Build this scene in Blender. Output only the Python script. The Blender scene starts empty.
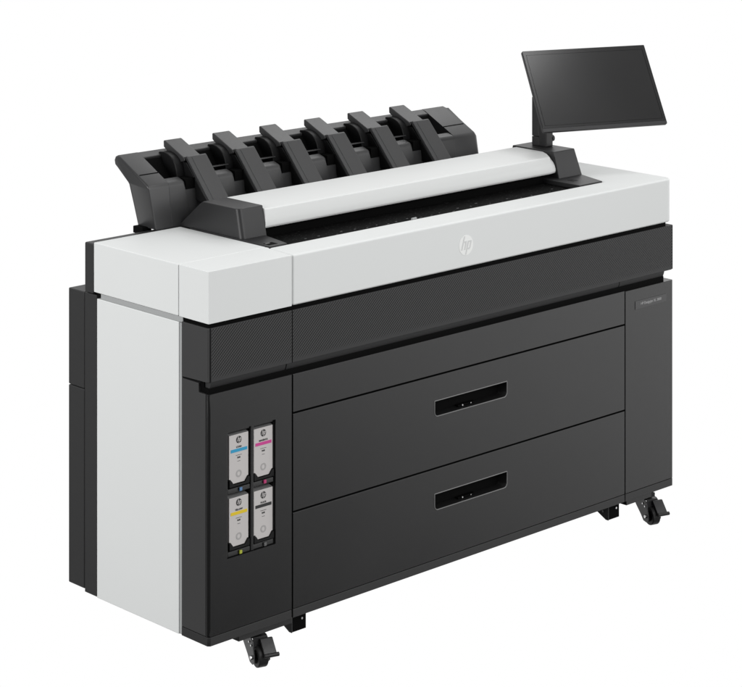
import bpy, bmesh, math
from mathutils import Vector, Matrix

S = bpy.context.scene
COL = S.collection
PI = math.pi

# ------------------------------------------------------------------ materials
def newmat(name):
    m = bpy.data.materials.new(name); m.use_nodes = True
    return m, m.node_tree.nodes, m.node_tree.links, m.node_tree.nodes['Principled BSDF']

def plastic(name, col, rough=0.5, spec=0.5, grain=0.0, grain_scale=900, var=0.03, coat=0.0):
    """moulded plastic / painted sheet: faint tonal mottling and a fine grain bump"""
    m, N, L, b = newmat(name)
    tc = N.new('ShaderNodeTexCoord')
    n1 = N.new('ShaderNodeTexNoise'); n1.inputs['Scale'].default_value = 3.0; n1.inputs['Detail'].default_value = 4
    L.new(tc.outputs['Object'], n1.inputs['Vector'])
    mx = N.new('ShaderNodeMix'); mx.data_type = 'RGBA'
    mx.inputs[6].default_value = (*[c * (1 - var) for c in col], 1)
    mx.inputs[7].default_value = (*[c * (1 + var) for c in col], 1)
    L.new(n1.outputs['Fac'], mx.inputs[0]); L.new(mx.outputs[2], b.inputs['Base Color'])
    mr = N.new('ShaderNodeMapRange'); mr.inputs['To Min'].default_value = rough - .05; mr.inputs['To Max'].default_value = rough + .05
    L.new(n1.outputs['Fac'], mr.inputs['Value']); L.new(mr.outputs['Result'], b.inputs['Roughness'])
    b.inputs['Specular IOR Level'].default_value = spec
    b.inputs['Coat Weight'].default_value = coat
    if grain > 0:
        n2 = N.new('ShaderNodeTexNoise'); n2.inputs['Scale'].default_value = grain_scale; n2.inputs['Detail'].default_value = 2
        L.new(tc.outputs['Object'], n2.inputs['Vector'])
        bp = N.new('ShaderNodeBump'); bp.inputs['Strength'].default_value = grain; bp.inputs['Distance'].default_value = .0004
        L.new(n2.outputs['Fac'], bp.inputs['Height']); L.new(bp.outputs['Normal'], b.inputs['Normal'])
    return m

def twill(name):
    """dark moulded panel with fine diagonal ribs crossed by a finer weave"""
    m, N, L, b = newmat(name)
    tc = N.new('ShaderNodeTexCoord'); sp = N.new('ShaderNodeSeparateXYZ'); L.new(tc.outputs['Object'], sp.inputs[0])
    def mth(op, a, c=None, clamp=False):
        n = N.new('ShaderNodeMath'); n.operation = op; n.use_clamp = clamp
        for i, v in enumerate((a, c)):
            if v is None: continue
            if isinstance(v, (int, float)): n.inputs[i].default_value = v
            else: L.new(v, n.inputs[i])
        return n.outputs[0]
    ph = mth('MULTIPLY', mth('SUBTRACT', sp.outputs['X'], mth('DIVIDE', sp.outputs['Z'], .90)), 2 * PI / .0095)
    s1 = mth('ADD', mth('MULTIPLY', mth('SINE', ph), .5), .5)
    ph2 = mth('MULTIPLY', mth('ADD', sp.outputs['X'], mth('MULTIPLY', sp.outputs['Z'], 1.1)), 2 * PI / .0082)
    s2 = mth('ADD', mth('MULTIPLY', mth('SINE', ph2), .5), .5)
    h = mth('ADD', mth('MULTIPLY', s1, .84), mth('MULTIPLY', s2, .16))
    # ribs only on the flat front face, above the smooth lower roll
    geo = N.new('ShaderNodeNewGeometry'); sn = N.new('ShaderNodeSeparateXYZ'); L.new(geo.outputs['True Normal'], sn.inputs[0])
    front = mth('LESS_THAN', sn.outputs['Y'], -.97)
    mr = N.new('ShaderNodeMapRange'); mr.inputs['From Min'].default_value = .652; mr.inputs['From Max'].default_value = .662
    L.new(sp.outputs['Z'], mr.inputs['Value'])
    mask = mth('MULTIPLY', front, mr.outputs['Result'])
    hm = mth('ADD', mth('MULTIPLY', h, mask), mth('MULTIPLY', mth('SUBTRACT', 1.0, mask), .6))
    mx = N.new('ShaderNodeMix'); mx.data_type = 'RGBA'
    mx.inputs[6].default_value = (.0045, .0045, .0047, 1); mx.inputs[7].default_value = (.043, .043, .044, 1)
    L.new(hm, mx.inputs[0]); L.new(mx.outputs[2], b.inputs['Base Color'])
    sm = N.new('ShaderNodeMapRange'); sm.inputs['To Min'].default_value = .12; sm.inputs['To Max'].default_value = .58
    L.new(hm, sm.inputs['Value']); L.new(sm.outputs['Result'], b.inputs['Specular IOR Level'])
    bp = N.new('ShaderNodeBump'); bp.inputs['Strength'].default_value = .45; bp.inputs['Distance'].default_value = .001
    L.new(hm, bp.inputs['Height']); L.new(bp.outputs['Normal'], b.inputs['Normal'])
    b.inputs['Roughness'].default_value = .5
    return m

def speckle(name):
    """scanner bed: near-black with small pale flecks of the sensor windows"""
    m, N, L, b = newmat(name)
    tc = N.new('ShaderNodeTexCoord')
    mp = N.new('ShaderNodeMapping'); mp.inputs['Scale'].default_value = (1, 2.2, 1)
    L.new(tc.outputs['Object'], mp.inputs[0])
    v = N.new('ShaderNodeTexVoronoi'); v.inputs['Scale'].default_value = 75; v.feature = 'F1'
    L.new(mp.outputs[0], v.inputs['Vector'])
    r = N.new('ShaderNodeValToRGB'); r.color_ramp.elements[0].position = .1; r.color_ramp.elements[0].color = (.06, .06, .06, 1)
    r.color_ramp.elements[1].position = .22; r.color_ramp.elements[1].color = (.004, .004, .004, 1)
    L.new(v.outputs['Distance'], r.inputs[0])
    L.new(r.outputs[0], b.inputs['Base Color'])
    b.inputs['Roughness'].default_value = .75; b.inputs['Specular IOR Level'].default_value = .06
    return m

M = {}
M['white'] = plastic('white_plastic', (.775, .79, .784), .55, .2, .15, 1200, .008)
M['white_cover'] = plastic('white_cover_plastic', (.765, .777, .77), .5, .3, .08, 1200, .006)
M['white_logo'] = plastic('bright_white_print', (.90, .91, .895), .4, .4, 0, 900, .005)
M['logo_cut'] = plastic('logo_letter_grey', (.69, .70, .695), .45, .4, 0, 900, .005)
M['trim'] = plastic('grey_aluminium_trim', (.40, .41, .41), .38, .5, 0, 900, .02)
M['black'] = plastic('black_painted_steel', (.0128, .0128, .0130), .24, .5, .25, 1500, .04)
M['black_side'] = plastic('black_side_steel', (.0165, .0165, .0168), .5, .5, .25, 1500, .04)
M['black_post'] = plastic('black_post_steel', (.032, .032, .0325), .5, .5, .25, 1500, .04)
M['core'] = plastic('matte_black_core', (.0022, .0022, .0022), .75, .06, 0, 900, .05)
M['stack'] = plastic('charcoal_plastic', (.027, .027, .0278), .40, .6, .3, 900, .05)
M['stack_dark'] = plastic('dark_guide_plastic', (.006, .006, .0063), .45, .2, 0, 900, .05)
M['cap'] = plastic('scanner_end_plastic', (.0150, .0150, .0158), .42, .5, .25, 1100, .04)
M['recess'] = plastic('handle_recess_black', (.007, .007, .007), .40, .4, 0, 900, .05)
M['rim'] = plastic('handle_rim_grey', (.20, .20, .20), .3, .6, 0, 900, .03)
M['bezel'] = plastic('display_bezel_black', (.020, .020, .021), .45, .5, .1, 1500, .03)
M['screen'] = plastic('dark_display_glass', (.010, .010, .0103), .18, .75, 0, 900, .02)
M['twill'] = twill('diagonal_ribbed_black')
M['bed'] = speckle('scanner_bed_black')
M['rubber'] = plastic('black_rubber', (.018, .018, .018), .55, .45, .2, 800, .08)
M['caster'] = plastic('caster_steel_black', (.030, .030, .031), .42, .6, .1, 800, .05)
M['label'] = plastic('cartridge_label_warm_white', (.60, .575, .565), .5, .35, 0, 900, .01)
M['ink_dark'] = plastic('printed_dark_grey', (.035, .035, .035), .5, .3, 0, 900, .02)
M['ring'] = plastic('pale_grey_ring', (.42, .41, .405), .5, .3, 0, 900, .01)
M['cyan'] = plastic('cyan_print', (.035, .34, .58), .5, .3, 0, 900, .01)
M['magenta'] = plastic('magenta_print', (.62, .065, .30), .5, .3, 0, 900, .01)
M['yellow'] = plastic('yellow_print', (.80, .58, .03), .5, .3, 0, 900, .01)
M['led_blue'] = plastic('pale_blue_marker', (.10, .22, .42), .4, .4, 0, 900, .01)
M['led_pink'] = plastic('pink_marker', (.50, .04, .17), .4, .4, 0, 900, .01)
M['led_green'] = plastic('yellow_green_marker', (.42, .46, .04), .4, .4, 0, 900, .01)
M['led_grey'] = plastic('grey_marker', (.12, .12, .12), .4, .4, 0, 900, .01)
M['plate'] = plastic('model_plate_grey', (.033, .033, .034), .35, .6, 0, 900, .03)
M['plate_text'] = plastic('plate_lettering_grey', (.42, .42, .42), .5, .4, 0, 900, .02)
mm, N_, L_, b_ = newmat('bright_steel'); b_.inputs['Base Color'].default_value = (.75, .75, .75, 1)
b_.inputs['Metallic'].default_value = 1; b_.inputs['Roughness'].default_value = .3; M['steel'] = mm

# ------------------------------------------------------------------ helpers
def link(name, bm, mat, parent=None, bevel=0.0, seg=3, smooth=True, angle=40):
    bmesh.ops.recalc_face_normals(bm, faces=bm.faces[:])
    me = bpy.data.meshes.new(name); bm.to_mesh(me); bm.free()
    o = bpy.data.objects.new(name, me); COL.objects.link(o)
    me.materials.append(mat)
    if parent: o.parent = parent
    if bevel > 0:
        md = o.modifiers.new('bevel', 'BEVEL'); md.width = bevel; md.segments = seg
        md.limit_method = 'ANGLE'; md.angle_limit = math.radians(angle); md.use_clamp_overlap = True
        wn = o.modifiers.new('flat_faces', 'WEIGHTED_NORMAL'); wn.weight = 100; wn.mode = 'FACE_AREA_WITH_ANGLE'; wn.keep_sharp = False
    for p in me.polygons: p.use_smooth = bool(smooth)
    if smooth and bevel <= 0:
        me.set_sharp_from_angle(angle=math.radians(35))
    return o

def box(bm, x0, x1, y0, y1, z0, z1):
    r = bmesh.ops.create_cube(bm, size=1)
    for v in r['verts']:
        v.co = Vector((x0 + (v.co.x + .5) * (x1 - x0), y0 + (v.co.y + .5) * (y1 - y0), z0 + (v.co.z + .5) * (z1 - z0)))
    return r['verts']

def prism(bm, poly, axis, a0, a1, holes=()):
    """extrude a 2-D outline (with optional holes) along an axis"""
    def P(p, a):
        if axis == 'X': return Vector((a, p[0], p[1]))
        if axis == 'Y': return Vector((p[0], a, p[1]))
        return Vector((p[0], p[1], a))
    loops = [poly] + list(holes)
    rings = []
    for a in (a0, a1):
        rs = []; es = []
        for lp in loops:
            vs = [bm.verts.new(P(p, a)) for p in lp]
            rs.append(vs)
            if holes:
                for i in range(len(vs)): es.append(bm.edges.new((vs[i], vs[(i + 1) % len(vs)])))
        if holes: bmesh.ops.triangle_fill(bm, use_beauty=True, edges=es)
        else: bm.faces.new(rs[0])
        rings.append(rs)
    for A, B in zip(*rings):
        n = len(A)
        for i in range(n):
            bm.faces.new((A[i], A[(i + 1) % n], B[(i + 1) % n], B[i]))

def cyl(bm, c, ax, r, length, n=32, r2=None):
    """cylinder centred on c along ax"""
    q = Vector((0, 0, 1)).rotation_difference(Vector(ax).normalized()).to_matrix().to_4x4()
    bmesh.ops.create_cone(bm, cap_ends=True, segments=n, radius1=r, radius2=r if r2 is None else r2, depth=length,
                          matrix=Matrix.Translation(Vector(c)) @ q)

def tube_loop(bm, pts, r, closed=True, n=6):
    """thin round bead following a closed list of 3-D points"""
    rings = []
    m = len(pts)
    for i in range(m):
        p = Vector(pts[i]); a = Vector(pts[(i - 1) % m]); b = Vector(pts[(i + 1) % m])
        t = (b - a).normalized(); u = Vector((0, 1, 0)); w = t.cross(u).normalized()
        rings.append([bm.verts.new(p + (u * math.sin(k * 2 * PI / n) + w * math.cos(k * 2 * PI / n)) * r) for k in range(n)])
    for i in range(m):
        A, B = rings[i], rings[(i + 1) % m]
        for k in range(n): bm.faces.new((A[k], A[(k + 1) % n], B[(k + 1) % n], B[k]))

def rrect(x0, x1, z0, z1, rb, rt, n=6):
    """outline of a rectangle, bottom corners rounded by rb, top corners by rt"""
    out = []
    for cx, cz, r, a in ((x0 + rb, z0 + rb, rb, PI), (x1 - rb, z0 + rb, rb, 1.5 * PI), (x1 - rt, z1 - rt, rt, 0), (x0 + rt, z1 - rt, rt, .5 * PI)):
        for i in range(n + 1):
            t = a + i * PI / 2 / n
            out.append((cx + r * math.cos(t), cz + r * math.sin(t)))
    return out

def empty(name, loc, label=None, cat=None, group=None, parent=None):
    o = bpy.data.objects.new(name, None); COL.objects.link(o); o.location = loc
    o.empty_display_size = .05
    if label: o['label'] = label
    if cat: o['category'] = cat
    if group: o['group'] = group
    if parent: o.parent = parent
    return o

def text_mesh(name, s, size, mat, loc, parent, bold=0.0, ital=0.0, align='CENTER', sx=1.0):
    """lettering as real thin mesh standing on the -Y face"""
    cu = bpy.data.curves.new('tmp_text', 'FONT'); cu.body = s; cu.size = size; cu.align_x = align; cu.align_y = 'CENTER'
    cu.offset = bold; cu.shear = ital; cu.extrude = .00015
    t = bpy.data.objects.new('tmp_text', cu); COL.objects.link(t)
    dg = bpy.context.evaluated_depsgraph_get()
    me = bpy.data.meshes.new_from_object(t.evaluated_get(dg))
    bpy.data.objects.remove(t); bpy.data.curves.remove(cu)
    me.transform(Matrix.Translation(Vector(loc)) @ Matrix.Rotation(PI / 2, 4, 'X') @ Matrix.Diagonal((sx, 1, 1, 1)))
    me.materials.clear(); me.materials.append(mat)
    o = bpy.data.objects.new(name, me); COL.objects.link(o); o.parent = parent
    return o

def emblem(parent, cx, y, cz, R, disc_mat, let_mat, name='round_emblem'):
    """disc with the two slanted lower-case letters h and p running into its edge"""
    bm = bmesh.new(); cyl(bm, (cx, y - .0002, cz), (0, 1, 0), R, .0006, 48)
    d = link(name, bm, disc_mat, parent)
    sh = .30
    def q(bm, pts):
        out = []
        for a, b in pts:
            X = a + sh * b; rr = math.hypot(X, b)
            if rr > .985: X, b = X / rr * .985, b / rr * .985
            out.append((cx + X * R, cz + b * R))
        prism(bm, out, 'Y', y - .0011, y - .0005)
    def seg(a0, a1, z0, z1): return [(a0, z0), (a1, z0), (a1, z1), (a0, z1)]
    bm = bmesh.new()
    w = .17
    q(bm, seg(-.58, -.58 + w, -.44, .93))                       # h: tall stem
    q(bm, [(-.41, .27), (-.20, .27), (-.17, .22), (-.17, -.44), (-.0, -.44), (-.0, .30), (-.07, .44), (-.41, .44)])
    q(bm, seg(.14, .14 + w, -.93, .44))                          # p: long stem
    q(bm, [(.31, .27), (.50, .27), (.53, .22), (.53, -.22), (.50, -.27), (.31, -.27), (.31, -.44), (.60, -.44), (.70, -.30), (.70, .30), (.62, .44), (.31, .44)])
    link('emblem_letters', bm, let_mat, d, smooth=False)
    return d

# ------------------------------------------------------------------ the printer
G = -.12                                     # floor level under the casters (cabinet base is z = 0)
P = empty('large_format_printer', (0, 0, G),
          'wide white and black printer with paper stacker, two drawers and a tilted display', 'printer')
ROOT = empty('tmp', (0, 0, 0)); bpy.data.objects.remove(ROOT)
def fix(o):                                   # parts are modelled in room coordinates; the thing's origin is on the floor
    return o
# parts are built at world coordinates and parented to P with a compensating inverse
class PP: pass
def part(name, bm, mat, bevel=0.0, parent=None, **k):
    o = link(name, bm, mat, None, bevel, **k)
    if parent is None:
        o.parent = P; o.matrix_parent_inverse = Matrix.Translation((0, 0, -G))
    else:
        o.parent = parent
    return o

W, ZT, ZB, YS, YR = 1.80, .9195, .7905, .117, .468
XS, XD = .274, 1.5762

# --- dark inner body seen only in the gaps
bm = bmesh.new(); box(bm, .028, 1.765, .024, .50, .004, .905 - .04)
part('inner_body', bm, M['core'])

# --- upper white covers
bm = bmesh.new(); prism(bm, [(0, YS + .0016), (.288, YS + .0016), (.288, YR), (0, YR)], 'Z', ZB, ZT)
part('side_cover', bm, M['white'], .0022)
bm = bmesh.new(); prism(bm, [(0, 0), (XS - .0012, 0), (XS + .010, .1045), (.2865, .1045), (.2865, YS - .0008), (0, YS - .0008)], 'Z', ZB, ZT)
part('corner_cover', bm, M['white'], .0022)
rr = .028
arc = [(W - rr + rr * math.sin(t * PI / 16), rr - rr * math.cos(t * PI / 16)) for t in range(9)]
bm = bmesh.new()
prism(bm, [(XS + .0012, 0)] + arc + [(W, YR), (1.602, YR), (1.602, .1045), (XS + .0125, .1045)], 'Z', ZB, ZT)
tc_ = part('front_cover', bm, M['white'], .0055, seg=4)
tc_['label'] = 'long white front cover with pale round logo'
em = emblem(None, .9068, 0, .8507, .0272, M['white_logo'], M['logo_cut'])
em.parent = tc_

# --- ribbed black band
def band(name, x0, x1, prof, bev=.0012, sub=None):
    bm = bmesh.new(); prism(bm, prof, 'X', x0, x1)
    return part(name, bm, M['twill'], bev, parent=sub)
face = [(0.0, .7795), (0.0, .6466), (.1056, .6440), (.1056, .7795)]
roll = [(.0012, .6464), (.0025, .6410), (.0055, .6330), (.0095, .6265), (.0300, .6265), (.0300, .6464)]
bl = band('ribbed_panel', .0085, XS - .001, face)
br_ = band('ribbed_panel', XS + .001, 1.792, face)
band('lower_roll', .0085, .2540, roll, .0004, bl); band('lower_roll', .2568, 1.5520, roll, .0004, br_); band('lower_roll', 1.5545, 1.7590, roll, .0004, br_)
def gap_shade(x0, x1, y0, y1, z0, z1):
    bm = bmesh.new(); box(bm, x0, x1, y0, y1, z0, z1); part('gap_shade_strip', bm, M['core'])  # black filler strip added to stand for the shade in the open gaps
gap_shade(.0050, 1.7690, .0050, .0230, .7775, .7925); gap_shade(.0050, .0270, .0232, .1040, .7775, .7925)
gap_shade(.0050, 1.7590, .0045, .0230, .6150, .6310); gap_shade(.0050, .0265, .0232, .0385, .6180, .6470)
# end plates of the band (left one is seen)
bm = bmesh.new(); prism(bm, [(.0035, .7795), (.0035, .6465), (.1056, .6435), (.1056, .7795)], 'X', 0, .0075)
part('band_end_plate', bm, M['black_post'], .0015)
bm = bmesh.new(); box(bm, 1.7935, W + .001, .002, .1056, .6465, .7795)
part('band_end_plate', bm, M['twill'], .0025)
# --- left ink door
ZC, ZK = .6172, .0226
hole = rrect(.0585, .2178, .2015, .5148, .002, .002, 2)
def rounded_front(x0, x1, z0, z1, y1, holes, mat, name, rl=0.0, rr=0.0, bev=.0012):
    """panel with rounded vertical front corners where it meets a side of the machine"""
    bm = bmesh.new()
    prism(bm, [(x0, z0), (x1, z0), (x1, z1), (x0, z1)], 'Y', 0, y1, holes)
    es = []
    for e in bm.edges:
        a, b = e.verts
        if abs(a.co.y) < 1e-6 and abs(b.co.y) < 1e-6 and abs(a.co.x - b.co.x) < 1e-6:
            if rl and abs(a.co.x - x0) < 1e-6: es.append(e)
            if rr and abs(a.co.x - x1) < 1e-6: es.append(e)
    if es: bmesh.ops.bevel(bm, geom=es, offset=(rl or rr) * .8, segments=1, affect='EDGES', profile=.5)
    o = part(name, bm, mat, bev, seg=2)
    o.modifiers.remove(o.modifiers['flat_faces'])              # flat sheet stays flat, only the rolled corner is smooth
    for p in o.data.polygons: p.use_smooth = max(abs(c) for c in p.normal) < .9995
    return o
door = rounded_front(.0, XS - .0021, ZK + .0008, ZC, .0120, [hole], M['black'], 'ink_door', rl=.007)
bm = bmesh.new(); prism(bm, [(.0124, ZK + .0008), (.1050, ZK + .0008), (.1050, .6395), (.0387, .6395), (.0387, ZC - .0004), (.0124, ZC - .0004)], 'X', 0, .0275)
o = part('corner_post', bm, M['black_post'], .001)
# ink bay: recessed tray with four slots
bm = bmesh.new()
prism(bm, rrect(.0585, .2178, .2015, .5148, .001, .001, 1), 'Y', .030, .034)
bay = part('ink_bay', bm, M['recess'])
bm = bmesh.new()
box(bm, .0590, .0645, .004, .0299, .2020, .5143); box(bm, .2150, .2173, .004, .0299, .2020, .5143)     # side walls
box(bm, .1375, .1475, .003, .0299, .2025, .5138)                                                       # centre rib
box(bm, .0650, .1370, .006, .0299, .5080, .5140); box(bm, .1480, .2145, .006, .0299, .5080, .5140)     # lintels
for xa, xb in ((.0650, .1370), (.1480, .2145)):
    prism(bm, [(.0045, .3580), (.0299, .3550), (.0299, .3720), (.0050, .3700)], 'X', xa, xb)
    prism(bm, [(.0045, .2030), (.0299, .2030), (.0299, .2170), (.0050, .2150)], 'X', xa, xb)
part('bay_frame', bm, M['black'], .001, parent=bay, seg=2)
for x, z, mt, nm in ((.1046, .3645, 'led_blue', 0), (.1839, .3655, 'led_pink', 0), (.1043, .2085, 'led_green', 0), (.1847, .2085, 'led_grey', 0)):
    bm = bmesh.new(); box(bm, x - .0042, x + .0042, .0005, .004, z - .0045, z + .0040)
    part('colour_marker', bm, M[mt], .0006, parent=bay, seg=2)

# --- drawers in the middle
def handle_hole(z0, z1): return rrect(.785, 1.070, z0, z1, .0120, .0015, 6)
def front(name, z0, z1, hz=None):
    hs = [handle_hole(*hz)] if hz else []
    f = rounded_front(XS + .0021, XD - .0014, z0, z1, .024, hs, M['black'], name)
    if hz:
        hl = hs[0]
        cx = sum(p[0] for p in hl) / len(hl); cz = (hz[0] + hz[1]) / 2
        bm = bmesh.new()                               # bowl of the grip, narrowing inwards
        n = len(hl)
        A = [bm.verts.new((p[0], .0008, p[1])) for p in hl]
        B = [bm.verts.new((cx + (p[0] - cx) * .90, .034, cz + .002 + (p[1] - cz) * .80)) for p in hl]
        A2 = [bm.verts.new((cx + (p[0] - cx) * 1.004, .0012, cz + (p[1] - cz) * 1.03)) for p in hl]
        B2 = [bm.verts.new((cx + (p[0] - cx) * .905, .0365, cz + .002 + (p[1] - cz) * .83)) for p in hl]
        for i in range(n):
            j = (i + 1) % n
            bm.faces.new((A[i], A[j], B[j], B[i])); bm.faces.new((A2[i], A2[j], B2[j], B2[i])); bm.faces.new((A[i], A[j], A2[j], A2[i]))
        bm.faces.new(B); bm.faces.new(B2)
        h = part('handle', bm, M['recess'], parent=f)
        h.data.set_sharp_from_angle(angle=math.radians(50))
        bm = bmesh.new(); tube_loop(bm, [(p[0], -.0002, p[1]) for p in hl], .0013)
        part('handle_rim', bm, M['rim'], parent=h)
        bm = bmesh.new(); box(bm, .888, .955, .012, .034, hz[0] + .0040, hz[0] + .0085)
        part('latch', bm, M['core'], .001, parent=h)
        for lx, lr in ((.9045, .0022), (.9375, .0015)):
            bm = bmesh.new(); cyl(bm, (lx, .0125, hz[0] + .0065), (0, 1, 0), lr, .004, 16)
            part('screw', bm, M['steel'], parent=h)
    return f
front('upper_panel', .5209, ZC)
front('drawer', .2704, .5163, (.4072, .4493))
front('drawer', ZK + .0008, .2658, (.1558, .1995))
# --- right column
rc = rounded_front(XD + .0014, W, ZK + .0008, ZC - .002, .0385, [], M['black'], 'right_door', rr=.006)
bm = bmesh.new(); prism(bm, [(1.6215, .5545), (1.7652, .5565), (1.7652, .5793), (1.6215, .5793)], 'Y', -.0012, .002)
pl = part('model_plate', bm, M['plate'], .0006, parent=rc, seg=2)
text_mesh('lettering', 'HP DesignJet XL 3800', .0105, M['plate_text'], (1.694, -.0013, .5685), pl, bold=.00012)
bm = bmesh.new(); box(bm, 1.7725, W, .0387, .1050, ZK + .0008, .6395)
part('corner_post', bm, M['black_post'], .001)
# --- plinth strips
for x0, x1, l, r in ((.0, XS - .0021, .007, 0), (XS + .0021, XD - .0014, 0, 0), (XD + .0014, W, 0, .006)):
    rounded_front(x0, x1, .0, ZK - .0008, .1056 if l else .024, [], M['black_side'], 'plinth', rl=l, rr=r, bev=.001)

# --- white side panels, grey trims, rear housing
for x0, x1 in ((0, .027), (W - .027, W)):
    bm = bmesh.new(); box(bm, x0, x1, YS - .0005, .4545, .0, .7760)
    part('side_panel', bm, M['white'], .002)
    bm = bmesh.new()
    s = -1 if x0 == 0 else 1
    xi = (.002, .026) if x0 == 0 else (W - .026, W - .002)
    box(bm, xi[0], xi[1], YS - .004 - .006, YS - .0012, .001, .7750)
    box(bm, xi[0], xi[1], .103, .4400, .7765, .7898)
    part('aluminium_trim', bm, M['trim'], .001)
bm = bmesh.new(); box(bm, 0, W, YR + .0008, .5080, .7850, .9152)
part('rear_upper_housing', bm, M['black_side'], .004)
bm = bmesh.new(); box(bm, 0.0005, W - .0005, .4556, .5078, .0015, .7838)
part('rear_column', bm, M['black_side'], .0015)
bm = bmesh.new(); box(bm, 0, W, .5088, .5785, .0088, .5298); box(bm, 0, W, .5088, .5785, .5312, .7842)
part('rear_housing', bm, M['black_side'], .003)
bm = bmesh.new(); box(bm, .1910, .2230, .5090, .5500, .905, .9240); 
part('rear_catch', bm, M['core'], .002)

# --- deck under the scanner
bm = bmesh.new(); box(bm, .289, 1.601, .1052, .4675, .872, .9080)
part('scanner_bed', bm, M['bed'], .001)
bm = bmesh.new()
prism(bm, [(.1055, .9100), (.1055, .9165), (.1120, .9165), (.1230, .9098)], 'X', .352, 1.497)
part('paper_guide', bm, M['stack_dark'], .0006)
bm = bmesh.new(); box(bm, .38, 1.534, .2500, .467, .9085, .9300); part('scanner_body', bm, M['core'])
bm = bmesh.new()
import random
random.seed(4)
for i in range(26):                          # small pinch rollers and sensor windows along the mouth
    x = .42 + i * .0410 + random.uniform(-.006, .006); y = random.choice((.128, .140, .152, .166)) + random.uniform(-.004, .004)
    w_ = random.uniform(.003, .009)
    bm = bmesh.new(); box(bm, x, x + w_, y, y + .0035, .9082, .9082 + random.uniform(.0015, .004))
    part('feed_roller', bm, M['plate'], .0004, seg=2)
bm = bmesh.new(); cyl(bm, (.842, .136, .9115), (1, 0, 0), .0035, .016, 16); part('paper_sensor', bm, M['trim'])

# --- scanner end caps, their base plates and the white lid
capL = [(.2180, .9185), (.2355, .9985), (.3800, .9985), (.3950, .9900), (.4860, .9185)]
bm = bmesh.new(); prism(bm, capL, 'X', .2945, .3790)
es = [e for e in bm.edges if all(abs(v.co.x - .2945) < 1e-5 for v in e.verts) and all(v.co.y < .24 for v in e.verts)]
bmesh.ops.bevel(bm, geom=es, offset=.014, segments=6, affect='EDGES', profile=.5)
capl = part('scanner_end_cap', bm, M['cap'], .0025, seg=3)
capR = [(.2190, .9185), (.2420, .9985), (.4100, .9985), (.4300, .9185)]
bm = bmesh.new(); prism(bm, capR, 'X', 1.5350, 1.6385)
for v in bm.verts:
    if v.co.x > 1.6 and v.co.z > .95: v.co.x -= .010
part('scanner_end_cap', bm, M['cap'], .0025, seg=3)
bm = bmesh.new(); prism(bm, [(.2900, .1060), (.3500, .1060), (.3760, .2300), (.3760, .4300), (.2900, .4300)], 'Z', .9090, .9222)
bpl = part('cap_base_plate', bm, M['cap'], .0015)
bm = bmesh.new(); box(bm, .2985, .3290, .118, .142, .9215, .9228); part('release_button', bm, M['core'], .0008, parent=bpl)
bm = bmesh.new(); box(bm, .3010, .3150, .1330, .1370, .9229, .9236); part('button_mark', bm, M['rim'], parent=bpl)
bm = bmesh.new(); prism(bm, [(1.4970, .1060), (1.5980, .1060), (1.6400, .2350), (1.6400, .4400), (1.5000, .4400), (1.4970, .2500)], 'Z', .9090, .9222)
bpr = part('cap_base_plate', bm, M['cap'], .0015)
bm = bmesh.new(); box(bm, 1.530, 1.552, .160, .185, .9215, .9232); part('release_button', bm, M['stack_dark'], .0008, parent=bpr)

lid = [(.2620, .9330), (.2350, .9355), (.2285, .9385), (.2258, .9430), (.2250, .9490), (.2256, .9600), (.2266, .9740), (.2276, .9865), (.2302, .9895), (.2800, .9950), (.3920, .9955), (.3985, .9890), (.3985, .9330)]
end = [(.2620, .9330), (.2400, .9355), (.2350, .9385), (.2332, .9430), (.2335, .9490), (.2362, .9580), (.2425, .9680), (.2560, .9800), (.2700, .9900), (.2860, .9944), (.3920, .9950), (.3985, .9885), (.3985, .9330)]
bm = bmesh.new()
rings = [[bm.verts.new((x, p[0], p[1])) for p in sec] for x, sec in ((.3798, lid), (.95, lid), (1.5020, lid), (1.5335, end))]
for A, B in zip(rings[:-1], rings[1:]):
    for k in range(len(A)): bm.faces.new((A[k], A[(k + 1) % len(A)], B[(k + 1) % len(A)], B[k]))
bm.faces.new(rings[0]); bm.faces.new(rings[-1])
lo = part('scanner_lid', bm, M['white_cover'], 0)
lo.data.set_sharp_from_angle(angle=math.radians(20))
# --- paper stacker at the back
def top_z(y): return 1.0372 + (y - .490) * .487
endp = [(.4760, .9200), (.4885, 1.0270), (.4905, 1.0335), (.4960, 1.0390), (.6120, top_z(.612) + .001), (.6260, 1.1020), (.6350, 1.0980), (.6400, 1.0880), (.6370, 1.0760), (.5740, 1.0400), (.5700, 1.0320), (.5530, .9180)]
st_parent = None
for x0, x1, nm in ((.1960, .2650, 'l'), (1.3620, 1.4620, 'r')):
    bm = bmesh.new(); prism(bm, endp, 'X', x0, x1)
    for v in bm.verts:
        if v.co.z < .93 and v.co.x < .2: v.co.x += .014
        if v.co.z < .93 and v.co.x > 1.45: v.co.x += .010
    es = [e for e in bm.edges if all(abs(v.co.x - 1.462) < .02 for v in e.verts) and nm == 'r' and all(.47 < v.co.y < .50 for v in e.verts)]
    if nm == 'r':
        es = [e for e in bm.edges if all(v.co.x > 1.45 for v in e.verts)]
        bmesh.ops.bevel(bm, geom=es, offset=.012, segments=5, affect='EDGES', profile=.5)
    else:
        es = [e for e in bm.edges if all(v.co.x < .22 for v in e.verts)]
        bmesh.ops.bevel(bm, geom=es, offset=.0045, segments=4, affect='EDGES', profile=.5)
    sp = part('stacker_end', bm, M['stack'], 0.0)
    # moulding seam across the top
    bm = bmesh.new()
    a = Vector((.5340, top_z(.534) + .0020)); 
    prism(bm, [(.5335, top_z(.5335) - .002), (.5335, top_z(.5335) + .0012), (.5350, top_z(.5350) + .0012), (.5350, top_z(.5350) - .002)], 'X', x0 + (.005 if nm == 'l' else 0), x1 - (.0005 if nm == 'l' else .0135))
    part('moulding_seam', bm, M['core'], parent=sp)
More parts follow.
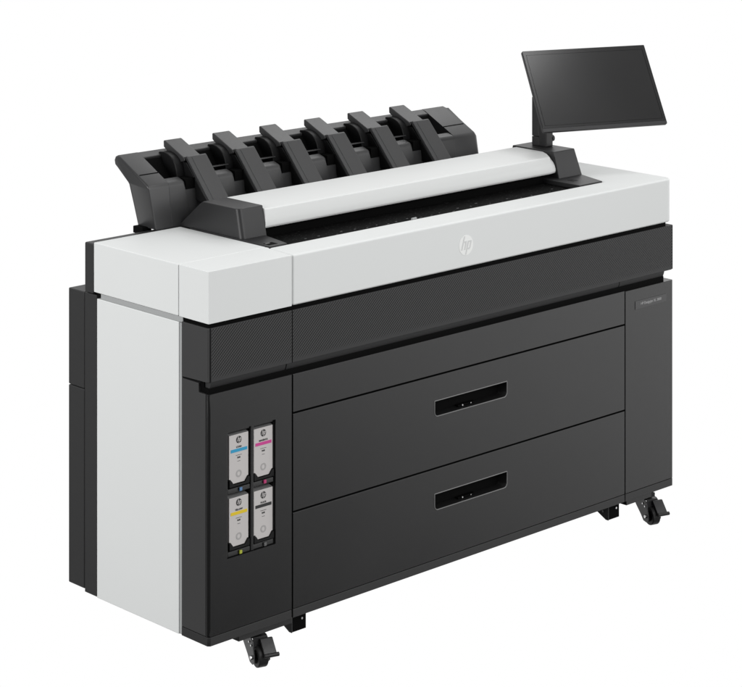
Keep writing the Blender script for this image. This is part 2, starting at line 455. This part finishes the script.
arms = [.3503, .5237, .6972, .8690, 1.0420, 1.2137]
bm = bmesh.new()
# front wall: low between, tall lips to the left of each arm
prism(bm, [(.4770, .9200), (.4865, 1.0100), (.4885, 1.0120), (.5050, 1.0120), (.5050, .9200)], 'X', .2652, 1.3618)
part('stacker_front_wall', bm, M['stack'], .002)
lips = [(.2652, .3240)] + [(a + .072, b - .027) for a, b in zip(arms[:-1], arms[1:])] + [(arms[-1] + .072, 1.3618)]
for i, (x0, x1) in enumerate(lips):
    bm = bmesh.new()
    prism(bm, [(.4750, .9205), (.4875, 1.0250), (.4905, 1.0340), (.4965, 1.0385), (.5150, 1.0440), (.5150, .9205)], 'X', x0, x1)
    if i < len(lips) - 1:
        es = [e for e in bm.edges if all(abs(v.co.x - x1) < 1e-5 for v in e.verts) and sum(v.co.z for v in e.verts) > 2.04]
        bmesh.ops.bevel(bm, geom=es, offset=.011, segments=5, affect='EDGES', profile=.5)
    part('stacker_lip', bm, M['stack'], .0006, seg=2)
    if 0 < i < 6:
        bm = bmesh.new(); box(bm, x0 + .001, x1 + .012, .5290, .5400, 1.0500, 1.0530)
        part('support_bar', bm, M['stack'], .001)
# rear rim and the dark trough
bm = bmesh.new()
prism(bm, [(.6010, top_z(.601) - .006), (.6010, top_z(.601)), (.6250, 1.1018), (.6345, 1.0975), (.6394, 1.0880), (.6360, 1.0780), (.6100, 1.0700)], 'X', .2652, 1.3618)
part('stacker_rear_rim', bm, M['stack'], .0015)
bm = bmesh.new()
prism(bm, [(.5052, .9205), (.5500, .9205), (.5680, 1.0300), (.6300, 1.0690), (.6085, 1.0840), (.5980, 1.0830), (.5750, 1.0500), (.5400, 1.0000), (.5052, .9900)], 'X', .2652, 1.3618)
part('stacker_trough', bm, M['core'], .001)

fin = [(.612, 1.0985), (.590, 1.1010), (.574, 1.0975), (.560, 1.0915), (.548, 1.0830), (.5395, 1.0710), (.5345, 1.0560), (.5320, 1.0400), (.5320, 1.0140), (.5600, 1.0100), (.6120, 1.0700)]
for a in arms:
    # arm: inclined flat head, then a leg that runs down behind the scanner lid
    blk = [(.5270, 1.0865), (.5300, 1.0885), (.6120, 1.1245), (.6180, 1.1262), (.6200, 1.1235), (.6195, 1.1080), (.6000, 1.0960), (.5480, 1.0740), (.5270, 1.0800)]
    bm = bmesh.new(); prism(bm, blk, 'X', a, a + .0605)
    ar = part('stacker_arm', bm, M['stack'], .0022, seg=3)
    leg = [(.5160, 1.0915), (.5200, 1.0940), (.5340, 1.0900), (.5250, 1.0850), (.4130, .9600), (.4050, .9690)]
    bm = bmesh.new(); prism(bm, leg, 'X', a + .0015, a + .0690)
    lg = part('arm_leg', bm, M['stack'], .0022, parent=ar, seg=3)
    bm = bmesh.new()
    d = Vector((-.1115, -.1235)).normalized(); nrm = Vector((-d.y * -1, d.x * -1))
    p0 = Vector((.5150, 1.0905)); p1 = Vector((.4060, .9700)); off = Vector((-.0007, .0007))
    prism(bm, [tuple(p0 + off), tuple(p1 + off), tuple(p1 - off * 3), tuple(p0 - off * 3)], 'X', a + .0150, a + .0515)
    part('leg_inlay', bm, M['stack'], .0004, parent=ar, seg=1)
    bm = bmesh.new(); prism(bm, fin, 'X', a - .0230, a + .0560)
    part('paper_fin', bm, M['stack_dark'], .002, parent=ar, seg=3)
    bm = bmesh.new(); box(bm, a - .0262, a + .0690, .4895, .5300, 1.0105, 1.0400); part('hinge_gap_shade', bm, M['core'], .001, parent=ar, seg=2)  # black block added to darken the gap between lip and leg
    bm = bmesh.new(); prism(bm, [(.4300, .9700), (.5330, .9900), (.5480, 1.0760), (.5250, 1.0760), (.4300, .9780)], 'X', a + .0045, a + .0690)
    part('arm_hinge', bm, M['stack_dark'], .002, parent=ar, seg=2)

# --- touch display on its post
bm = bmesh.new(); box(bm, 1.5790, 1.6100, .3120, .3420, .9987, 1.1500)
post = part('display_post', bm, M['cap'], .0025)
bm = bmesh.new(); box(bm, 1.5800, 1.6080, .3425, .3720, .9987, 1.0260); box(bm, 1.5800, 1.6080, .3425, .3720, 1.0270, 1.1450)
part('post_rear_cover', bm, M['bezel'], .002, parent=post)
bm = bmesh.new(); cyl(bm, (1.6125, .3200, 1.0220), (1, 0, 0), .0100, .008, 24)
part('tilt_knob', bm, M['bezel'], parent=post)
cM = Vector((1.657, .186, 1.185)); wM, hM = .4165, .2655
a = math.radians(-21.669); t = math.radians(33.645)
r = Vector((math.cos(a), math.sin(a), 0)); bk = Vector((-math.sin(a), math.cos(a), 0))
up = Vector((0, 0, 1)) * math.cos(t) + bk * math.sin(t); nb = r.cross(up)           # front normal
if nb.dot(bk) > 0: nb = -nb
mat4 = Matrix((( r.x, -nb.x, up.x, cM.x), (r.y, -nb.y, up.y, cM.y), (r.z, -nb.z, up.z, cM.z), (0, 0, 0, 1)))
def part_d(name, bm, mat, bevel, **k):
    bm.transform(mat4); return part(name, bm, mat, bevel, **k)
bm = bmesh.new(); prism(bm, rrect(-wM / 2, wM / 2, -hM / 2, hM / 2, .005, .005, 4), 'Y', 0, .0095)
disp = part_d('display', bm, M['bezel'], .0012)
disp['label'] = 'thin dark widescreen touch display tilted back on its post'
bm = bmesh.new()
prism(bm, [(-wM / 2 + .0012, -hM / 2 + .0115), (wM / 2 - .0012, -hM / 2 + .0115), (wM / 2 - .0012, hM / 2 - .0012), (-wM / 2 + .0012, hM / 2 - .0012)], 'Y', -.0012, .0005)
part_d('screen_glass', bm, M['screen'], .0006, parent=disp)
bm = bmesh.new()
x0, x1, z0, z1 = -wM / 2 + .010, wM / 2 - .012, -hM / 2 + .019, hM / 2 - .015
q = .0005
prism(bm, [(x0, z0), (x1, z0), (x1, z1), (x0, z1)], 'Y', -.00145, -.0010, [[(x0 + q * 1.6, z0 + q), (x1 - q * 1.6, z0 + q), (x1 - q * 1.6, z1 - q), (x0 + q * 1.6, z1 - q)]])
part_d('screen_border', bm, M['core'], 0, parent=disp)
bm = bmesh.new(); box(bm, -.06, .06, .0095, .024, -.05, .05)
bx = part_d('display_mount', bm, M['bezel'], .004)
bm = bmesh.new()
s0 = Vector((1.595, .335, 1.135)); s1 = cM + bk * .045 + Vector((0, 0, -.01))
dv = s1 - s0; cyl(bm, (s0 + s1) / 2, dv, .011, dv.length, 20)
part('display_arm', bm, M['cap'], .0)

# --- underside: rail, brackets and casters
bm = bmesh.new(); box(bm, .120, .2975, .028, .110, -.0265, -.0002); part('chassis_rail', bm, M['black_side'], .001)
bm = bmesh.new(); box(bm, 1.5870, 1.7016, .0035, .110, -.0138, -.0003); part('chassis_rail', bm, M['black_side'], .001)
for xb in (.2980, 1.5360):
    bm = bmesh.new()
    xe = xb + .0505
    prism(bm, [(.030, -.0005), (.030, -.0530), (.0400, -.0530), (.0900, -.0270), (.0900, -.0005)], 'X', xb, xb + .003)
    br = part('levelling_bracket', bm, M['caster'], .0008, seg=2)
    bm = bmesh.new(); box(bm, xb + .0032, xe, .0310, .0340, -.0525, -.0006); part('bracket_front', bm, M['core'], .0008, parent=br, seg=2)
    for (cx_, cy_, cz_, ax) in ((xb + .036, .0303, -.0235, (0, 1, 0)), (xb - .0004, .0500, -.0300, (1, 0, 0))):
        bm = bmesh.new(); cyl(bm, (cx_, cy_, cz_), ax, .0030, .002, 16); part('rivet', bm, M['steel'], parent=br)

def caster(cx, cy):
    T = Matrix.Translation((cx, cy, 0)) @ Matrix.Rotation(math.radians(-17), 4, 'Z')
    def cp(name, bm, mat, bev=0.0, parent=None, **k):
        bm.transform(T); return part(name, bm, mat, bev, parent=parent, **k)
    R = .0270; hz = G + R; hy = -.010
    bm = bmesh.new()
    prism(bm, [(-.017, -.0275), (.013, -.0275), (.013, -.0400), (-.017, -.0400)], 'Y', -.006, .046)
    cyl(bm, (0, .020, -.039), (0, 0, 1), .016, .010, 24)
    box(bm, -.010, .012, .001, .036, -.0274, -.0002)
    root = cp('caster', bm, M['caster'], .001)
    side = [(.050, -.044), (.054, -.052), (.046, -.070), (.018, -.094), (.004, hz - .016), (-.012, hz - .018), (-.024, hz - .008), (-.022, hz + .008), (-.016, hz + .024), (-.014, -.058), (-.010, -.050), (.000, -.044)]
    bm = bmesh.new()
    prism(bm, side, 'X', -.0225, -.0195); prism(bm, side, 'X', .0195, .0225)
    box(bm, -.0193, .0193, -.008, .050, -.0475, -.0443)
    box(bm, -.0193, .0193, -.0100, -.0078, -.0700, -.0445)
    cp('fork', bm, M['caster'], .0008, parent=root, seg=2)
    bm = bmesh.new()
    cyl(bm, (0, hy, hz), (1, 0, 0), R, .026, 48)
    wl = cp('wheel', bm, M['rubber'], .003, parent=root)
    bm = bmesh.new()
    for s in (-1, 1):
        cyl(bm, (s * .0135, hy, hz), (1, 0, 0), R * .60, .001, 32)
    cyl(bm, (0, hy, hz), (1, 0, 0), R * .28, .034, 20)
    cp('hub', bm, M['core'], .0, parent=wl)
    for bx_ in (-.0245, .0245):
        bm = bmesh.new(); cyl(bm, (bx_, hy, hz), (1, 0, 0), .0052, .005, 6); cp('axle_bolt', bm, M['steel'], .0006, parent=root)
    for ry_, rz_ in ((.006, -.0585), (-.006, -.0640)):
        bm = bmesh.new(); cyl(bm, (-.0232, ry_, rz_), (1, 0, 0), .0025, .003, 12); cp('rivet', bm, M['steel'], .0, parent=root)
    bm = bmesh.new()                             # brake pedal reaching forward over the wheel
    prism(bm, [(-.012, -.0480), (-.018, -.0475), (-.044, -.0760), (-.046, -.0800), (-.040, -.0800), (-.014, -.0540)], 'X', -.0030, .0310)
    pd = cp('brake_pedal', bm, M['caster'], .001, parent=root)
    bm = bmesh.new(); cyl(bm, (.0160, -.0465, -.0810), (1, 0, 0), .0052, .040, 20)
    cp('pedal_lip', bm, M['rubber'], .001, parent=pd)
    return root
c0 = caster(.2135, .0610)
def copy_tree(o, parent, dx, dy):
    c = o.copy(); COL.objects.link(c); inv = o.matrix_parent_inverse.copy(); c.parent = parent; c.matrix_parent_inverse = inv
    if parent is P:
        c.location = (o.location[0] + dx, o.location[1] + dy, o.location[2])
    for ch in list(o.children):
        if ch.name.startswith(('fork', 'wheel', 'hub', 'axle', 'rivet', 'brake', 'pedal')): copy_tree(ch, c, 0, 0)
    return c
for dx, dy in ((1.5490, -.003), (.075, .42), (1.45, .42)):
    copy_tree(c0, P, dx, dy)

# ------------------------------------------------------------------ ink cartridges (lift out: things of their own)
def cartridge(kind, label, x0, x1, z0, z1, bar):
    w = x1 - x0; h = z1 - z0
    cx = (x0 + x1) / 2; yf = .0060
    root = empty('ink_cartridge', (cx, yf, z0), label, 'ink cartridge', 'ink cartridges in the front bay')
    inv = Matrix.Translation((-cx, -yf, -z0))
    def cpt(name, bm, mat, bev=0.0, parent=None, **k):
        bm.transform(inv); return link(name, bm, mat, parent or root, bev, **k)
    bm = bmesh.new()
    prism(bm, [(x0, z0 + .012), (x0 + .004, z0 + .012), (x0 + .013, z0), (x1 - .013, z0), (x1 - .004, z0 + .012), (x1, z0 + .012), (x1, z1), (x0, z1)], 'Y', yf, .0290)
    cpt('face', bm, M['label'], .0012, seg=2)
    bm = bmesh.new(); prism(bm, [(yf + .0005, z1 + .0002), (.0290, z1 + .0002), (.0290, z1 + .006)], 'X', x0, x1)
    cpt('top_edge', bm, M['rim'])
    # dark U-shaped clip that carries the lower end
    bm = bmesh.new()
    prism(bm, [(x0 - .002, z0 + .0105), (x0 - .002, z0 - .0065), (x1 + .001, z0 - .0065), (x1 + .001, z0 + .0105), (x1 - .0045, z0 + .0105), (x1 - .0135, z0 - .0015), (x0 + .0135, z0 - .0015), (x0 + .0045, z0 + .0105)], 'Y', .0022, .0200)
    cpt('clip', bm, M['stack_dark'], .0008, seg=2)
    bm = bmesh.new(); zb = z0 + h * .640
    box(bm, x0 + .0050, x1 - .0045, yf - .0005, yf + .0004, zb, zb + .0078)
    cpt('colour_bar', bm, M[bar])
    def T(s, size, z, bold=0.0, sx=1.0):
        o = text_mesh('lettering', s, size, M['ink_dark'], (cx - cx, -.0003, z - z0), root, bold=bold, sx=sx)
    T(kind, .0058, zb + .0118, .0003, 1.05)
    # rows of print too small to read, as fine broken rules
    bm = bmesh.new()
    for zz, ww, hh in ((zb - .0090, .0190, .0012), (zb - .0165, .0100, .0042), (zb - .0240, .0085, .0011)):
        k = -ww / 2; j = 0
        while k < ww / 2:
            d_ = (.0026, .0018, .0034)[j % 3]; box(bm, cx + k, cx + min(k + d_, ww / 2), yf - .0004, yf + .0003, zz, zz + hh * (1, .8)[j % 2]); k += d_ + .0007; j += 1
    cpt('fine_print', bm, M['ink_dark'])
    bm = bmesh.new()
    zr = z0 + h * .19; n = 40
    prism(bm, [(cx + .0092 * math.cos(2 * PI * i / n), zr + .0092 * math.sin(2 * PI * i / n)) for i in range(n)], 'Y', yf - .0004, yf + .0003,
          [[(cx + .0052 * math.cos(2 * PI * i / n), zr + .0052 * math.sin(2 * PI * i / n)) for i in range(n)]])
    cpt('ring_mark', bm, M['ring'])
    e = emblem(root, 0, 0, h * .885, .0088, M['ink_dark'], M['label'])
    return root
cartridge('CYAN', 'cream ink cartridge with blue stripe, upper left in the bay', .0704, .1332, .3800, .5010, 'cyan')
cartridge('MAGENTA', 'cream ink cartridge with pink stripe, upper right in the bay', .1508, .2135, .3795, .5010, 'magenta')
cartridge('YELLOW', 'cream ink cartridge with yellow stripe, lower left in the bay', .0704, .1332, .2245, .3455, 'yellow')
cartridge('BLACK', 'cream ink cartridge with dark grey stripe, lower right in the bay', .1508, .2135, .2235, .3455, 'ink_dark')

# ------------------------------------------------------------------ studio: white sweep all round the lens axis, made-up graded light behind it
wd = bpy.data.worlds.new('World'); S.world = wd; wd.use_nodes = True
N = wd.node_tree.nodes; L = wd.node_tree.links; bg = N['Background']
tc = N.new('ShaderNodeTexCoord')
def vdot(v):
    n = N.new('ShaderNodeVectorMath'); n.operation = 'DOT_PRODUCT'; n.inputs[1].default_value = Vector(v).normalized()
    L.new(tc.outputs['Generated'], n.inputs[0]); return n.outputs['Value']
def mrange(src, a, b, lo, hi):
    m = N.new('ShaderNodeMapRange'); m.interpolation_type = 'SMOOTHSTEP'
    m.inputs['From Min'].default_value = a; m.inputs['From Max'].default_value = b
    m.inputs['To Min'].default_value = lo; m.inputs['To Max'].default_value = hi
    L.new(src, m.inputs['Value']); return m.outputs['Result']
room0 = mrange(vdot((.55, 0, 1)), -.01, .17, .01, 1.66)
ceil = mrange(vdot((0, 0, 1)), .20, .60, 1.0, .22)
mu = N.new('ShaderNodeMath'); mu.operation = 'MULTIPLY'; L.new(room0, mu.inputs[0]); L.new(ceil, mu.inputs[1])
room = mu.outputs[0]                                          # made-up surround behind the camera, dark below and bright midway, shaped for reflections
back = mrange(vdot((.69, .724, 0)), .0, .6, 0, 1)           # white sweep behind the machine
mxw = N.new('ShaderNodeMix'); mxw.data_type = 'FLOAT'; mxw.inputs[3].default_value = 1.0
L.new(back, mxw.inputs[0]); L.new(room, mxw.inputs[2]); L.new(mxw.outputs[0], bg.inputs['Strength'])
bg.inputs['Color'].default_value = (1, 1, 1, 1)

def area(name, loc, target, sx, sy, power, col=(1, 1, 1)):
    l = bpy.data.lights.new(name, 'AREA'); l.shape = 'RECTANGLE'; l.size = sx; l.size_y = sy; l.energy = power; l.color = col
    o = bpy.data.objects.new(name, l); COL.objects.link(o); o.location = loc
    o.rotation_euler = (Vector(target) - Vector(loc)).to_track_quat('-Z', 'Y').to_euler()
    return o
area('softbox_front', (.6, -4.6, 3.4), (1.0, 0, .5), 2.2, 1.8, 108)
area('softbox_left', (-4.2, .6, 1.9), (0, .3, .4), 2.0, 2.2, 165)
area('rear_sheen_lamp', (3.9, 1.9, 4.2), (.9, .5, 1.05), 1.5, 1.1, 15)  # added unseen lamp, gives the tilted stacker tops their sheen
area('softbox_overhead', (1.80, -1.50, 4.2), (1.8, -1.4999, .0), 1.3, 1.0, 23)

# ------------------------------------------------------------------ camera (level, with lens shift, as in the photograph)
cd = bpy.data.cameras.new('Camera'); cam = bpy.data.objects.new('Camera', cd); COL.objects.link(cam)
f, v0, yaw = 2277.2540, -244.2188, .8095622
cd.sensor_fit = 'HORIZONTAL'; cd.sensor_width = 36; cd.lens = f / 742 * 36
cam.location = (-3.55999, -4.31275, 2.183907)
cam.rotation_euler = (PI / 2, 0, yaw - PI / 2)
cd.shift_y = (v0 - 343.5) / 742
cd.clip_end = 100
S.camera = cam
S.render.resolution_x = 1024; S.render.resolution_y = 948
S.render.engine = 'CYCLES'
S.view_settings.view_transform = 'Standard'; S.view_settings.look = 'None'
S.view_settings.exposure = 0; S.view_settings.gamma = 1
bpy.context.view_layer.update()
